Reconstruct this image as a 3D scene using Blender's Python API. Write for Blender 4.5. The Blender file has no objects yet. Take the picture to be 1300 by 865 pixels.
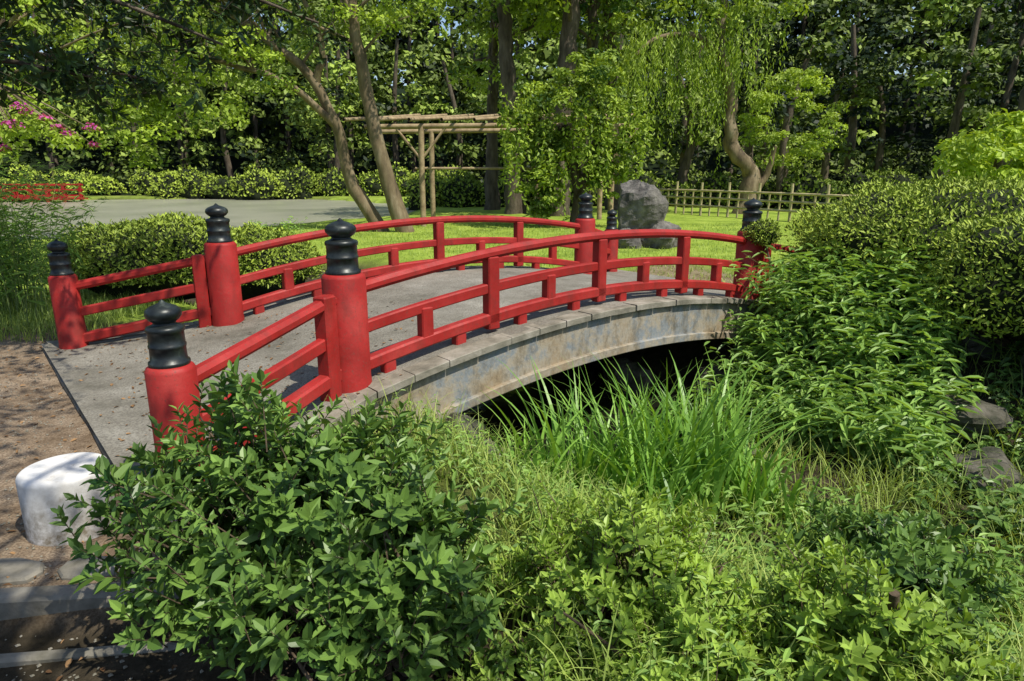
import bpy, math, numpy as np
from mathutils import Vector
R=np.random.default_rng(7)
scene=bpy.context.scene
scene.view_settings.view_transform='Standard'
scene.view_settings.look='None'
scene.view_settings.exposure=0
def nrm(v): return v/np.maximum(np.linalg.norm(v,axis=-1,keepdims=True),1e-9)
def rdir(n,rng=R): return nrm(rng.normal(size=(n,3)))
# ------------------------------------------------------------ geometry accumulator
class Geo:
    def __init__(s): s.V=[];s.F=[];s.M=[];s.T=[];s.S=[];s.n=0
    def add(s,V,F,m=0,t=0.5,smooth=False):
        V=np.asarray(V,float).reshape(-1,3)
        s.V.append(V); s.T.append(np.broadcast_to(np.asarray(t,float),(len(V),)).copy())
        if not isinstance(F,list): F=[F]
        for f in F:
            f=np.asarray(f,int); s.F.append(f+s.n); s.M.append(np.full(len(f),m)); s.S.append(np.full(len(f),smooth))
        s.n+=len(V)
    def build(s,name,mats,parent=None,zone=None):
        me=bpy.data.meshes.new(name)
        V=np.concatenate(s.V); me.vertices.add(len(V)); me.vertices.foreach_set('co',V.ravel())
        tot=np.concatenate([np.full(len(f),f.shape[1]) for f in s.F]); idx=np.concatenate([f.ravel() for f in s.F])
        me.loops.add(len(idx)); me.loops.foreach_set('vertex_index',idx)
        st=np.concatenate([[0],np.cumsum(tot)[:-1]])
        me.polygons.add(len(tot)); me.polygons.foreach_set('loop_start',st); me.polygons.foreach_set('loop_total',tot)
        me.polygons.foreach_set('material_index',np.concatenate(s.M)); me.polygons.foreach_set('use_smooth',np.concatenate(s.S))
        a=me.attributes.new('tint','FLOAT','POINT'); a.data.foreach_set('value',np.concatenate(s.T))
        if zone is not None:
            a=me.attributes.new('zone','FLOAT_VECTOR','POINT'); a.data.foreach_set('vector',zone.ravel())
        me.update(calc_edges=True); me.validate()
        for m in mats: me.materials.append(m)
        o=bpy.data.objects.new(name,me); scene.collection.objects.link(o)
        if parent: o.parent=parent
        return o
def tube(G,P,rad,m=0,k=8,t=0.5,rough=0.0,rng=R,smooth=True):
    P=np.asarray(P,float); n=len(P); rad=np.broadcast_to(np.asarray(rad,float),(n,))
    T=nrm(np.gradient(P,axis=0)); ref=np.array([0.,0,1]) if abs(T[0][2])<.9 else np.array([1.,0,0])
    A=nrm(np.cross(T,ref)); B=np.cross(T,A)
    an=np.linspace(0,2*np.pi,k,endpoint=False)
    rr=rad[:,None]*(1+rough*rng.normal(size=(n,k)))
    V=P[:,None]+rr[...,None]*(A[:,None]*np.cos(an)[None,:,None]+B[:,None]*np.sin(an)[None,:,None])
    i=np.arange(n-1)[:,None]*k; j=np.arange(k)[None]; j2=(j+1)%k
    F=np.stack([i+j,i+j2,i+k+j2,i+k+j],-1).reshape(-1,4)
    G.add(V.reshape(-1,3),F,m,t,smooth)
    G.add(V[-1],np.arange(k)[None],m,t)
def spline(P,n):
    P=np.asarray(P,float); m=len(P); out=[]
    Q=np.vstack([2*P[0]-P[1],P,2*P[-1]-P[-2]])
    for u in np.linspace(0,m-1-1e-6,n):
        i=int(u);f=u-i;a,b,c,d=Q[i:i+4]
        out.append(.5*((2*b)+(-a+c)*f+(2*a-5*b+4*c-d)*f*f+(-a+3*b-3*c+d)*f**3))
    return np.array(out)
def lathe(G,prof,c=(0,0,0),k=32,m=0,smooth=True):
    prof=np.array(prof); n=len(prof); an=np.linspace(0,2*np.pi,k,endpoint=False)
    V=np.stack([prof[:,0,None]*np.cos(an),prof[:,0,None]*np.sin(an),np.repeat(prof[:,1,None],k,1)],-1)+np.array(c)
    i=np.arange(n-1)[:,None]*k; j=np.arange(k)[None]; j2=(j+1)%k
    G.add(V.reshape(-1,3),np.stack([i+j,i+j2,i+k+j2,i+k+j],-1).reshape(-1,4),m,.5,smooth)
def sweep(G,P,w,h,m=0,ch=.15):
    P=np.asarray(P,float); n=len(P); T=np.gradient(P,axis=0); T[:,2]=0; T=nrm(T)
    L=np.stack([-T[:,1],T[:,0],np.zeros(n)],-1); U=np.array([0,0,1.])
    a,b=w/2,h/2;c=min(w,h)*ch
    sec=[(-a,-b+c),(-a+c,-b),(a-c,-b),(a,-b+c),(a,b-c),(a-c,b),(-a+c,b),(-a,b-c)]
    k=8; V=np.stack([P+L*x+U*z for x,z in sec],1)
    i=np.arange(n-1)[:,None]*k; j=np.arange(k)[None]; j2=(j+1)%k
    G.add(V.reshape(-1,3),[np.stack([i+j,i+j2,i+k+j2,i+k+j],-1).reshape(-1,4),np.arange(k)[None,::-1],(np.arange(k)+(n-1)*k)[None]],m)
def box(G,c,sz,m=0,rot=0.,ch=.01,t=.5):
    x,y,z=np.array(sz)/2; h=ch
    ring=[(-x+h,-y),(x-h,-y),(x,-y+h),(x,y-h),(x-h,y),(-x+h,y),(-x,y-h),(-x,-y+h)]
    ring=np.array(ring); rin=ring*np.array([1-h/x,1-h/y]); cr,sr=math.cos(rot),math.sin(rot)
    V=[]
    for rg,zz in ((rin,-z),(ring,-z+h),(ring,z-h),(rin,z)):
        V.append(np.stack([rg[:,0]*cr-rg[:,1]*sr+c[0],rg[:,0]*sr+rg[:,1]*cr+c[1],np.full(8,zz+c[2])],-1))
    V=np.concatenate(V); i=np.arange(3)[:,None]*8;j=np.arange(8)[None];j2=(j+1)%8
    G.add(V,[np.stack([i+j,i+j2,i+8+j2,i+8+j],-1).reshape(-1,4),np.arange(8)[None,::-1],(np.arange(8)+24)[None]],m,t)
# ------------------------------------------------------------ leaves, blades
def leaves(G,P,D,N,L,W,m=0,T=.5,fold=.3,droop=.12):
    n=len(P); L=np.broadcast_to(L,(n,))[:,None]; W=np.broadcast_to(W,(n,))[:,None]
    D=nrm(D); S=nrm(np.cross(D,N)); N=np.cross(S,D)
    tip=P+D*L-N*L*droop
    a=P+D*L*.33; b=P+D*L*.68-N*L*droop*.4
    V=np.stack([P,a+S*W*.46+N*W*fold*.5,b+S*W*.40+N*W*fold*.4,tip,b-S*W*.40+N*W*fold*.4,a-S*W*.46+N*W*fold*.5],1)
    o=np.arange(n)[:,None]*6
    F=np.concatenate([o+np.array([0,1,2,3]),o+np.array([0,3,4,5])])
    G.add(V.reshape(-1,3),F,m,np.repeat(np.broadcast_to(T,(n,)),6))
def qleaves(G,P,D,N,L,W,m=0,T=.5):
    n=len(P); L=np.broadcast_to(L,(n,))[:,None]; W=np.broadcast_to(W,(n,))[:,None]
    D=nrm(D); S=nrm(np.cross(D,N))
    V=np.stack([P-D*L*.5,P+S*W*.5,P+D*L*.5,P-S*W*.5],1); o=np.arange(n)[:,None]*4
    G.add(V.reshape(-1,3),o+np.array([0,1,2,3]),m,np.repeat(np.broadcast_to(T,(n,)),4))
def blades(G,P,L,W,m=0,T=.5,th0=.15,bend=1.0,K=5,rng=R,az=None):
    n=len(P); az=rng.uniform(0,2*np.pi,n) if az is None else az
    Hd=np.stack([np.cos(az),np.sin(az),np.zeros(n)],-1); tw=az+np.pi/2+rng.normal(size=n)*.5
    S=np.stack([np.cos(tw),np.sin(tw),np.zeros(n)],-1)
    L=np.broadcast_to(L,(n,));W=np.broadcast_to(W,(n,)); a0=np.abs(rng.normal(size=n))*th0; bd=bend*rng.uniform(.3,1.3,n)
    p=P.copy(); V=[]
    for k in range(K+1):
        f=k/K; w=W*(1-f**2)*.5+.0004
        V.append(p-S*w[:,None]); V.append(p+S*w[:,None])
        th=a0+bd*(f**1.3); p=p+(L/K)[:,None]*(np.sin(th)[:,None]*Hd+np.cos(th)[:,None]*np.array([0,0,1.]))
    V=np.stack(V,1); o=np.arange(n)[:,None]*(2*K+2)
    F=np.concatenate([o+np.array([2*k,2*k+1,2*k+3,2*k+2]) for k in range(K)])
    G.add(V.reshape(-1,3),F,m,np.repeat(np.broadcast_to(T,(n,)),2*K+2))
def cloud(G,C,rad,per,size,m=0,tint=.5,tv=.15,flat=.7,asp=.5,rng=R,far=True,lt=None):
    C=np.asarray(C,float); n=len(C); rad=np.broadcast_to(rad,(n,)); N=n*per
    d=rdir(N,rng); d[:,2]=np.where(d[:,2]<-.3,-d[:,2],d[:,2])
    r=rng.uniform(.25,1,N)**.45
    rr=np.repeat(rad,per)
    P=np.repeat(C,per,0)+d*(r*rr)[:,None]*np.array([1,1,flat])
    ct=np.repeat(rng.normal(size=n)*tv,per) if lt is None else np.repeat(lt,per)
    T=np.clip(tint+ct+rng.normal(size=N)*.1,0,1)
    Nn=nrm(d*.7+rng.normal(size=(N,3))*.45+np.array([0,0,.5])); D=nrm(np.cross(Nn,rng.normal(size=(N,3)))+np.array([0,0,-.3]))
    s=size*rng.uniform(.6,1.25,N)
    (qleaves if far else leaves)(G,P,D,Nn,s,s*asp,m,T)
def crown_centers(c,r,n,rng=R,lo=.3):
    d=rdir(n,rng); rr=rng.uniform(lo**2,1,n)**.5
    return np.array(c)+d*rr[:,None]*np.array(r)
def bush(G,c,r,n,size,m=0,mc=1,tint=.5,rng=R,asp=.42,amp=.08,zmin=-.25,core=.86):
    c=np.array(c,float); r=np.array(r,float); ph=rng.uniform(0,6,9)
    def disp(d): 
        return 1+amp*(np.sin(d[...,0]*4+ph[0])*np.sin(d[...,1]*4+ph[1])+.7*np.sin(d[...,2]*6+ph[2]+d[...,0]*5)+.6*np.sin(d[...,0]*11+ph[3])*np.sin(d[...,1]*10+ph[4]+d[...,2]*8)+.45*np.sin(d[...,0]*23+ph[5])*np.sin(d[...,1]*21+ph[6])*np.sin(d[...,2]*19))
    d=rdir(int(n*1.6),rng); d=d[d[:,2]>zmin][:n]; n=len(d)
    q=disp(d)*(1-np.abs(rng.normal(size=n))*.07+ (rng.random(n)<.14)*rng.uniform(0,.10,n))
    P=c+d*r*q[:,None]; nn=nrm(d/r)
    cl=.5*np.sin(P[:,0]*9+ph[5])*np.sin(P[:,1]*8+ph[6])*np.sin(P[:,2]*9+ph[7])
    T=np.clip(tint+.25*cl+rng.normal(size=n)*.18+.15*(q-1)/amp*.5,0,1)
    D=nrm(nn*.7+rdir(n,rng)*.8+np.array([0,0,.25])); N=nrm(nn+rdir(n,rng)*.6)
    s=size*rng.uniform(.6,1.3,n); leaves(G,P,D,N,s,s*asp,m,T)
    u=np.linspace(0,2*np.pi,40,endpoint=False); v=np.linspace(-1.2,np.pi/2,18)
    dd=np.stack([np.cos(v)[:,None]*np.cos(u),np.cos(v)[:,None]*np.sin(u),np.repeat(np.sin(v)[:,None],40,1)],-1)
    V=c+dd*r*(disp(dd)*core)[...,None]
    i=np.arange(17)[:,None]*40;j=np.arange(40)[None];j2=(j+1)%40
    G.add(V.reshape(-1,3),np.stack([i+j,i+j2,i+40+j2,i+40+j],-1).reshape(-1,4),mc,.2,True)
def shoots(G,tips,outs,tl,nl,L,W,m=0,mt=1,tint=.5,rng=R,spread=1.05,tv=.15,thick=.003,newgrow=.25):
    n=len(tips); outs=nrm(outs)
    a=nrm(np.cross(outs,rdir(n,rng))); b=np.cross(outs,a)
    k=np.arange(nl); f=(k+1)/nl
    ang=k*2.4+rng.uniform(0,6,(n,1))
    sp=spread*(1.25-.75*f)[None,:]+rng.normal(size=(n,nl))*.15
    rad=a[:,None]*np.cos(ang)[...,None]+b[:,None]*np.sin(ang)[...,None]
    D=outs[:,None]*np.cos(sp)[...,None]+rad*np.sin(sp)[...,None]
    P=tips[:,None]-outs[:,None]*(tl*(1-f))[None,:,None]
    N=outs[:,None]*np.sin(sp)[...,None]-rad*np.cos(sp)[...,None]+rdir(n*nl,rng).reshape(n,nl,3)*.25
    sz=rng.uniform(.7,1.2,n)[:,None]
    s=(sz*rng.uniform(.65,1.15,(n,nl))*(1.1-.45*f)[None,:]).ravel()
    T=np.clip(tint+(rng.normal(size=n)*tv)[:,None]+newgrow*(f**3)[None,:]+rng.normal(size=(n,nl))*.08,0,1).ravel()
    leaves(G,P.reshape(-1,3),D.reshape(-1,3),N.reshape(-1,3),L*s,W*s,m,T,fold=.28,droop=.15)
    S=tips-outs*tl*1.9; an=np.arange(3)*2.094
    rg=lambda c,r:c[:,None]+r*(a[:,None]*np.cos(an)[None,:,None]+b[:,None]*np.sin(an)[None,:,None])
    V=np.concatenate([rg(S,thick),rg(tips,thick*.5)],1); o=np.arange(n)[:,None]*6
    G.add(V.reshape(-1,3),np.concatenate([o+np.array(q) for q in ([0,1,4,3],[1,2,5,4],[2,0,3,5])]),mt,.5)
def shrub(G,base,c,r,n,nl,L,W,tint=.5,rng=R,stems=14,tl=.12,lo=.45,lump=.13,**k):
    c=np.array(c,float); d=rdir(n*2,rng); d=d[d[:,2]>-.45][:n]; q=rng.uniform(lo**3,1,len(d))**(1/3)
    q*=1+lump*np.sin(d[:,0]*5+1)*np.sin(d[:,1]*5+2)+lump*.8*np.sin(d[:,2]*9+d[:,0]*7)+rng.normal(size=len(d))*.04
    tips=c+d*q[:,None]*np.array(r); outs=d*.8+rdir(len(d),rng)*.5+np.array([0,0,.6])
    shoots(G,tips,outs,tl,nl,L,W,tint=tint,rng=rng,**k)
    for i in range(stems):
        e=tips[i]-nrm(outs[i:i+1])[0]*tl; b=np.array(base)+rng.normal(size=3)*np.array([.05,.05,0])
        mid=(b*.45+e*.55)+rng.normal(size=3)*.05; mid[2]=b[2]*.5+e[2]*.5
        tube(G,spline([b,mid,e],8),np.linspace(.014,.004,8),1,5,rng=rng)
def weeds(G,B,H,nl,L,W,lean,tint=.5,m=0,mt=1,rng=R):
    n=len(B); H=np.broadcast_to(H,(n,)); K=6
    az=rng.uniform(0,6.28,n); lv=np.stack([np.cos(az),np.sin(az),np.zeros(n)],-1)*.35+lean
    pos=lambda f:B[:,None]+(H[:,None]*f)[...,None]*np.array([0,0,1.])+lv[:,None]*(H[:,None]*f**2)[...,None]-(H[:,None]*f**3*.18)[...,None]*np.array([0,0,1.])
    f=np.repeat(np.linspace(0,1,K)[None],n,0); Pk=pos(f)
    an=np.arange(3)*2.094; off=np.stack([np.cos(an),np.sin(an),an*0],-1)
    V=Pk[:,:,None]+off[None,None]*(.005*(1.2-f))[:,:,None,None]; o=np.arange(n)[:,None]*(3*K)
    F=np.concatenate([o+np.array([3*k+j,3*k+(j+1)%3,3*k+3+(j+1)%3,3*k+3+j]) for k in range(K-1) for j in range(3)])
    G.add(V.reshape(-1,3),F,mt,.6)
    fl=np.linspace(.22,1,nl)[None]+rng.normal(size=(n,nl))*.015; fl=np.clip(fl,0,1); P=pos(fl)
    ang=np.arange(nl)[None]*2.0+az[:,None]+rng.normal(size=(n,nl))*.3
    D=np.stack([np.cos(ang),np.sin(ang),rng.uniform(-.6,.3,(n,nl))+.5*fl**3],-1)
    N=np.array([0,0,1.])+rdir(n*nl,rng).reshape(n,nl,3)*.35
    s=(rng.uniform(.6,1.15,(n,nl))*(1.15-.55*fl)).ravel()
    T=np.clip(tint+rng.normal(size=n)[:,None]*.15+.25*fl-.12+rng.normal(size=(n,nl))*.08,0,1).ravel()
    leaves(G,P.reshape(-1,3),D.reshape(-1,3),N.reshape(-1,3),L*s,W*s,m,T,fold=.25,droop=.3)
def rock(G,c,r,seed,m=0,k=3):
    rg=np.random.default_rng(seed); nu,nv=32,20; u=np.linspace(0,2*np.pi,nu,endpoint=False); v=np.linspace(-np.pi/2,np.pi/2,nv)
    d=np.stack([np.cos(v)[:,None]*np.cos(u),np.cos(v)[:,None]*np.sin(u),np.repeat(np.sin(v)[:,None],nu,1)],-1)
    q=np.ones(d.shape[:2])*1.15
    for _ in range(16):
        pn=rdir(1,rg)[0]; lim=rg.uniform(.62,.95); dp=d@pn; q=np.where(dp>.05,np.minimum(q,lim/np.maximum(dp,.05)),q)
    q+=.03*np.sin(d[...,0]*9+seed)*np.sin(d[...,2]*11)+.02*np.sin(d[...,1]*17+seed)*np.sin(d[...,2]*21)+rg.normal(size=q.shape)*.01; q[0]=q[0].mean();q[-1]=q[-1].mean()
    V=np.array(c)+d*q[...,None]*np.array(r)
    i=np.arange(nv-1)[:,None]*nu;j=np.arange(nu)[None];j2=(j+1)%nu
    G.add(V.reshape(-1,3),np.stack([i+j,i+j2,i+nu+j2,i+nu+j],-1).reshape(-1,4),m,rg.random(),False)
# ------------------------------------------------------------ materials
def newmat(name):
    m=bpy.data.materials.new(name); m.use_nodes=True; nt=m.node_tree; return m,nt,nt.nodes['Principled BSDF']
def node(nt,typ,**kw):
    n=nt.nodes.new(typ)
    for k,v in kw.items(): setattr(n,k,v)
    return n
def noise(nt,scale,detail=6,vec=None,rough=.6,stretch=None):
    g=node(nt,'ShaderNodeNewGeometry'); src=g.outputs['Position']
    if stretch:
        mp=node(nt,'ShaderNodeMapping'); mp.inputs['Scale'].default_value=stretch; nt.links.new(src,mp.inputs[0]); src=mp.outputs[0]
    n=node(nt,'ShaderNodeTexNoise'); n.inputs['Scale'].default_value=scale; n.inputs['Detail'].default_value=min(detail,6); n.inputs['Roughness'].default_value=rough
    nt.links.new(src,n.inputs['Vector']); return n.outputs['Fac']
def ramp(nt,fac,stops):
    r=node(nt,'ShaderNodeValToRGB'); e=r.color_ramp.elements
    while len(e)<len(stops): e.new(.5)
    for i,(p,c) in enumerate(stops): e[i].position=p; e[i].color=(*c,1) if len(c)==3 else c
    nt.links.new(fac,r.inputs[0]); return r.outputs[0]
def mix(nt,fac,a,b,typ='MIX'):
    n=node(nt,'ShaderNodeMix',data_type='RGBA',blend_type=typ)
    for s,x in ((0,fac),(6,a),(7,b)):
        if hasattr(x,'links'): nt.links.new(x,n.inputs[s])
        else: n.inputs[s].default_value=x if s==0 else (*x,1)
    return n.outputs[2]
def bump(nt,b,h,st,dist=.02):
    n=node(nt,'ShaderNodeBump'); n.inputs['Strength'].default_value=st; n.inputs['Distance'].default_value=dist
    nt.links.new(h,n.inputs['Height']); nt.links.new(n.outputs[0],b.inputs['Normal'])
def attr(nt,name='tint',out='Fac'):
    a=node(nt,'ShaderNodeAttribute',attribute_name=name); return a.outputs[out]
def leafmat(name,dark,light,trans=.3,rough=.45,spec=.3):
    m,nt,b=newmat(name); t=attr(nt); c=mix(nt,t,dark,light)
    nt.links.new(c,b.inputs['Base Color']); b.inputs['Roughness'].default_value=rough; b.inputs['Specular IOR Level'].default_value=spec
    if trans>0:
        tr=node(nt,'ShaderNodeBsdfTranslucent'); c2=mix(nt,1.0,c,(1.7,1.55,.5),'MULTIPLY'); nt.links.new(c2,tr.inputs[0])
        ms=node(nt,'ShaderNodeMixShader'); ms.inputs[0].default_value=trans
        nt.links.new(b.outputs[0],ms.inputs[1]); nt.links.new(tr.outputs[0],ms.inputs[2]); nt.links.new(ms.outputs[0],nt.nodes['Material Output'].inputs[0])
    return m
def solid(name,stops,scale=8,rough=.7,bs=.3,bd=.01,bscale=None,detail=5,stretch=None,spec=.4):
    m,nt,b=newmat(name); f=noise(nt,scale,detail,stretch=stretch); nt.links.new(ramp(nt,f,stops),b.inputs['Base Color'])
    b.inputs['Roughness'].default_value=rough; b.inputs['Specular IOR Level'].default_value=spec
    bump(nt,b,noise(nt,bscale or scale*3,5,stretch=stretch),bs,bd); return m
m_az=leafmat('azalea_leaf',(.05,.10,.012),(.42,.53,.065),0,.55)
m_azf=leafmat('young_azalea_leaf',(.05,.12,.02),(.38,.54,.09),.25,.42)
m_dark=leafmat('camellia_leaf',(.025,.075,.018),(.21,.35,.07),.15,.38,.3)
m_weed=leafmat('weed_leaf',(.05,.13,.025),(.34,.53,.12),.25,.42)
m_grass=leafmat('grass_blade',(.10,.18,.03),(.45,.56,.13),.25,.5)
m_iris=leafmat('iris_blade',(.06,.17,.03),(.28,.50,.08),.25,.38)
m_tree=leafmat('tree_leaf',(.03,.08,.010),(.42,.56,.065),.22,.5)
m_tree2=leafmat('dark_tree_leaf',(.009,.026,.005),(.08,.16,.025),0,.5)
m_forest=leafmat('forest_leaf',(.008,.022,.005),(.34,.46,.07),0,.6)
m_mag=leafmat('magenta_flower',(.36,.03,.24),(.65,.12,.46),.3,.6)
m_core=solid('shrub_light_blocker',[(.3,(.008,.012,.004)),(.7,(.02,.03,.008))],12,1,.4)  # near-black solid core added inside bushes to block light between the leaves
m_twig=solid('twig_bark',[(.3,(.05,.035,.02)),(.7,(.15,.11,.07))],30,.9,.3)
m_stem=solid('green_stem',[(.3,(.10,.16,.04)),(.7,(.2,.26,.07))],20,.7,.1)
m_bark=solid('bark',[(.3,(.04,.03,.02)),(.5,(.10,.08,.055)),(.72,(.17,.14,.10))],5,.95,.9,.05,14,stretch=(1,1,.3))
m_barkl=solid('smooth_tan_bark',[(.3,(.07,.05,.03)),(.5,(.18,.135,.075)),(.72,(.31,.25,.16))],3.5,.85,.6,.03,12,stretch=(1,1,.35))
m_wood=solid('weathered_pole',[(.3,(.20,.14,.08)),(.7,(.44,.34,.20))],6,.85,.4,.01,30)
m_bamboo=solid('fence_bamboo',[(.3,(.30,.25,.12)),(.7,(.55,.48,.27))],6,.7,.2,.01,30)
m_rock=solid('rock',[(.3,(.045,.042,.038)),(.5,(.13,.122,.108)),(.75,(.27,.25,.22))],4,.95,1,.08,6)
m_rockd=solid('mossy_rock',[(.35,(.025,.032,.014)),(.5,(.08,.075,.055)),(.75,(.18,.165,.135))],5,.9,.8,.03,14)
m_red,nt,b=newmat('red_paint')
c=ramp(nt,noise(nt,3,5),[(.3,(.25,.012,.009)),(.55,(.37,.021,.018)),(.8,(.44,.05,.042))])
sp=ramp(nt,noise(nt,55,4,rough=.7),[(.58,(0,0,0)),(.64,(1,1,1))]); c=mix(nt,mix(nt,1.0,sp,(.6,.6,.6),'MULTIPLY'),c,(.16,.05,.035))
c=mix(nt,ramp(nt,noise(nt,6,5,rough=.7,stretch=(1,1,.4)),[(.50,(0,0,0)),(.74,(.7,.7,.7))]),c,(.15,.025,.018))
nt.links.new(c,b.inputs['Base Color']); b.inputs['Specular IOR Level'].default_value=.35
nt.links.new(ramp(nt,noise(nt,9,4),[(.3,(.45,.45,.45)),(.7,(.75,.75,.75))]),b.inputs['Roughness']); bump(nt,b,noise(nt,25,5),.4,.006)
m_blk,nt,b=newmat('black_cap_metal')
nt.links.new(ramp(nt,noise(nt,14,5),[(.35,(.010,.012,.014)),(.6,(.03,.038,.036)),(.8,(.11,.13,.11))]),b.inputs['Base Color'])
b.inputs['Roughness'].default_value=.38; b.inputs['Metallic'].default_value=.25; bump(nt,b,noise(nt,40,5),.2,.004)
m_conc,nt,b=newmat('bridge_concrete')
c=ramp(nt,noise(nt,1.6,6,rough=.72),[(.3,(.115,.108,.08)),(.48,(.225,.21,.17)),(.6,(.28,.265,.22)),(.75,(.40,.375,.32))])
c=mix(nt,mix(nt,1,ramp(nt,noise(nt,70,3),[(.4,(1,1,1)),(.55,(0,0,0))]),(.6,.6,.6),'MULTIPLY'),c,(.09,.08,.065))
nt.links.new(c,b.inputs['Base Color']); b.inputs['Roughness'].default_value=.9; bump(nt,b,noise(nt,60,5),.6,.008)
m_fas,nt,b=newmat('weathered_fascia')
c=ramp(nt,noise(nt,1.9,6,rough=.72),[(.30,(.15,.105,.06)),(.42,(.32,.25,.16)),(.53,(.36,.32,.25)),(.61,(.22,.25,.27)),(.72,(.42,.35,.25))])
c=mix(nt,ramp(nt,noise(nt,3.5,6,rough=.8,stretch=(1.5,1.5,.8)),[(.46,(0,0,0)),(.66,(.75,.75,.75))]),c,(.09,.075,.045))
nt.links.new(c,b.inputs['Base Color']); b.inputs['Roughness'].default_value=.9; bump(nt,b,noise(nt,22,6),.5,.012)
m_edge=solid('edge_stone',[(.3,(.10,.095,.07)),(.5,(.23,.212,.165)),(.75,(.40,.37,.31))],4.5,.88,.5,.01,30)
m_kerb=solid('kerb_concrete',[(.3,(.09,.085,.06)),(.5,(.20,.185,.15)),(.75,(.32,.30,.25))],6,.9,.4,.01,40)
m_white,nt,b=newmat('whitewashed_concrete')
c=ramp(nt,noise(nt,9,6,rough=.7),[(.30,(.40,.37,.32)),(.40,(.66,.65,.62)),(.6,(.78,.78,.77))])
g=node(nt,'ShaderNodeNewGeometry'); sx=node(nt,'ShaderNodeSeparateXYZ'); nt.links.new(g.outputs['Position'],sx.inputs[0])
mr=node(nt,'ShaderNodeMapRange'); mr.inputs[1].default_value=.0; mr.inputs[2].default_value=.30; mr.inputs[3].default_value=.95; mr.inputs[4].default_value=.05; nt.links.new(sx.outputs[2],mr.inputs[0])
dm=node(nt,'ShaderNodeMath',operation='MULTIPLY'); nt.links.new(mr.outputs[0],dm.inputs[0]); nt.links.new(ramp(nt,noise(nt,14,6,rough=.75),[(.35,(1.3,1.3,1.3)),(.65,(.15,.15,.15))]),dm.inputs[1])
c=mix(nt,dm.outputs[0],c,(.20,.17,.12)); nt.links.new(c,b.inputs['Base Color']); b.inputs['Roughness'].default_value=.75; bump(nt,b,noise(nt,35,6),.3,.004)
m_water,nt,b=newmat('pond_water')
nt.links.new(ramp(nt,noise(nt,.25,4),[(.35,(.26,.27,.19)),(.6,(.36,.36,.27))]),b.inputs['Base Color']); b.inputs['Roughness'].default_value=.3; bump(nt,b,noise(nt,3,3),.15,.03)
m_ground,nt,b=newmat('ground_soil')
z=node(nt,'ShaderNodeSeparateXYZ'); nt.links.new(attr(nt,'zone','Vector'),z.inputs[0])
soil=ramp(nt,noise(nt,6,6,rough=.7),[(.3,(.018,.015,.008)),(.5,(.05,.04,.025)),(.75,(.11,.085,.055))])
sand=ramp(nt,noise(nt,3,6,rough=.75),[(.3,(.15,.105,.065)),(.5,(.31,.235,.16)),(.72,(.46,.375,.28))])
sand=mix(nt,mix(nt,1,ramp(nt,noise(nt,90,2),[(.42,(1,1,1)),(.55,(0,0,0))]),(.6,.6,.6),'MULTIPLY'),sand,(.10,.065,.04))
lawn=ramp(nt,noise(nt,.9,6,rough=.78),[(.3,(.10,.15,.02)),(.5,(.25,.35,.045)),(.72,(.40,.48,.09))])
c=mix(nt,z.outputs[0],soil,sand); c=mix(nt,z.outputs[1],c,lawn); c=mix(nt,z.outputs[2],c,(.012,.022,.007)); nt.links.new(c,b.inputs['Base Color']); b.inputs['Roughness'].default_value=.95; b.inputs['Specular IOR Level'].default_value=.15
bump(nt,b,noise(nt,22,6,rough=.75),.8,.03)
# ------------------------------------------------------------ terrain
TH=.698; CX,CY=-.042,7.323; ca,sa=math.cos(TH),math.sin(TH)
def toloc(x,y): dx,dy=x-CX,y-CY; return dx*ca+dy*sa, -dx*sa+dy*ca
def tow(s,t): return CX+s*ca-t*sa, CY+s*sa+t*ca
def ss(a,b,x): q=np.clip((x-a)/(b-a),0,1); return q*q*(3-2*q)
def Hh(x,y):
    s,t=toloc(x,y); w=.12*np.sin(t*1.3)
    ch=(1-ss(1.2,2.65,np.abs(s+w)))*(1-ss(5,8,t))*(1-.34*ss(-2.4,-3.4,t))
    e=np.sqrt(((x+20)/15.5)**2+((y-30.5)/14.5)**2); pd=1-ss(.95,1.04,e+.03*np.sin(x*.7)+.02*np.sin(y*1.1))
    h=-.95*np.maximum(ch,pd)
    h=h+.02*np.sin(x*2.1+1)*np.sin(y*1.7)+.012*np.sin(x*5.3)*np.sin(y*4.7+2)
    h=h-.12*ss(2.45,2.35,y)*ss(-1.0,-1.35,x)*1.0
    dk=ss(4.9,4.2,np.abs(s))*ss(2.7,2.3,np.abs(t))*ss(2.55,2.75,np.abs(s)); h=h-.045*dk
    r=ss(56,95,np.sqrt(x*x*.8+(y-5)**2)); return h+13*r
def gz(x,y): return Hh(np.asarray(x,float),np.asarray(y,float))
n=380; u=np.linspace(-1,1,n); gx=400*np.sinh(u*7.2)/np.sinh(7.2); gy=6+400*np.sinh(u*7.2)/np.sinh(7.2)
X,Y=np.meshgrid(gx,gy); Z=Hh(X,Y); V=np.stack([X,Y,Z],-1).reshape(-1,3)
i=np.arange(n-1)[:,None]*n;j=np.arange(n-1)[None]
F=np.stack([i+j,i+j+1,i+n+j+1,i+n+j],-1).reshape(-1,4)
S,T=toloc(X,Y); wob=.15*np.sin(X*3+1)*np.sin(Y*2.7)+.08*np.sin(X*7)*np.sin(Y*8)
sand=(1-ss(-3.0,-2.7,S+wob))*ss(2.3,2.5,Y+wob*.5)*(1-ss(6.6,7.4,Y+wob))*ss(-1.35,-1.6,X+wob)
sand=np.maximum(sand,ss(2.8,3.2,S+wob)*(1-ss(5.2,5.8,S+wob))*(1-ss(1.9,2.4,np.abs(T+wob)))*.9)
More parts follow.
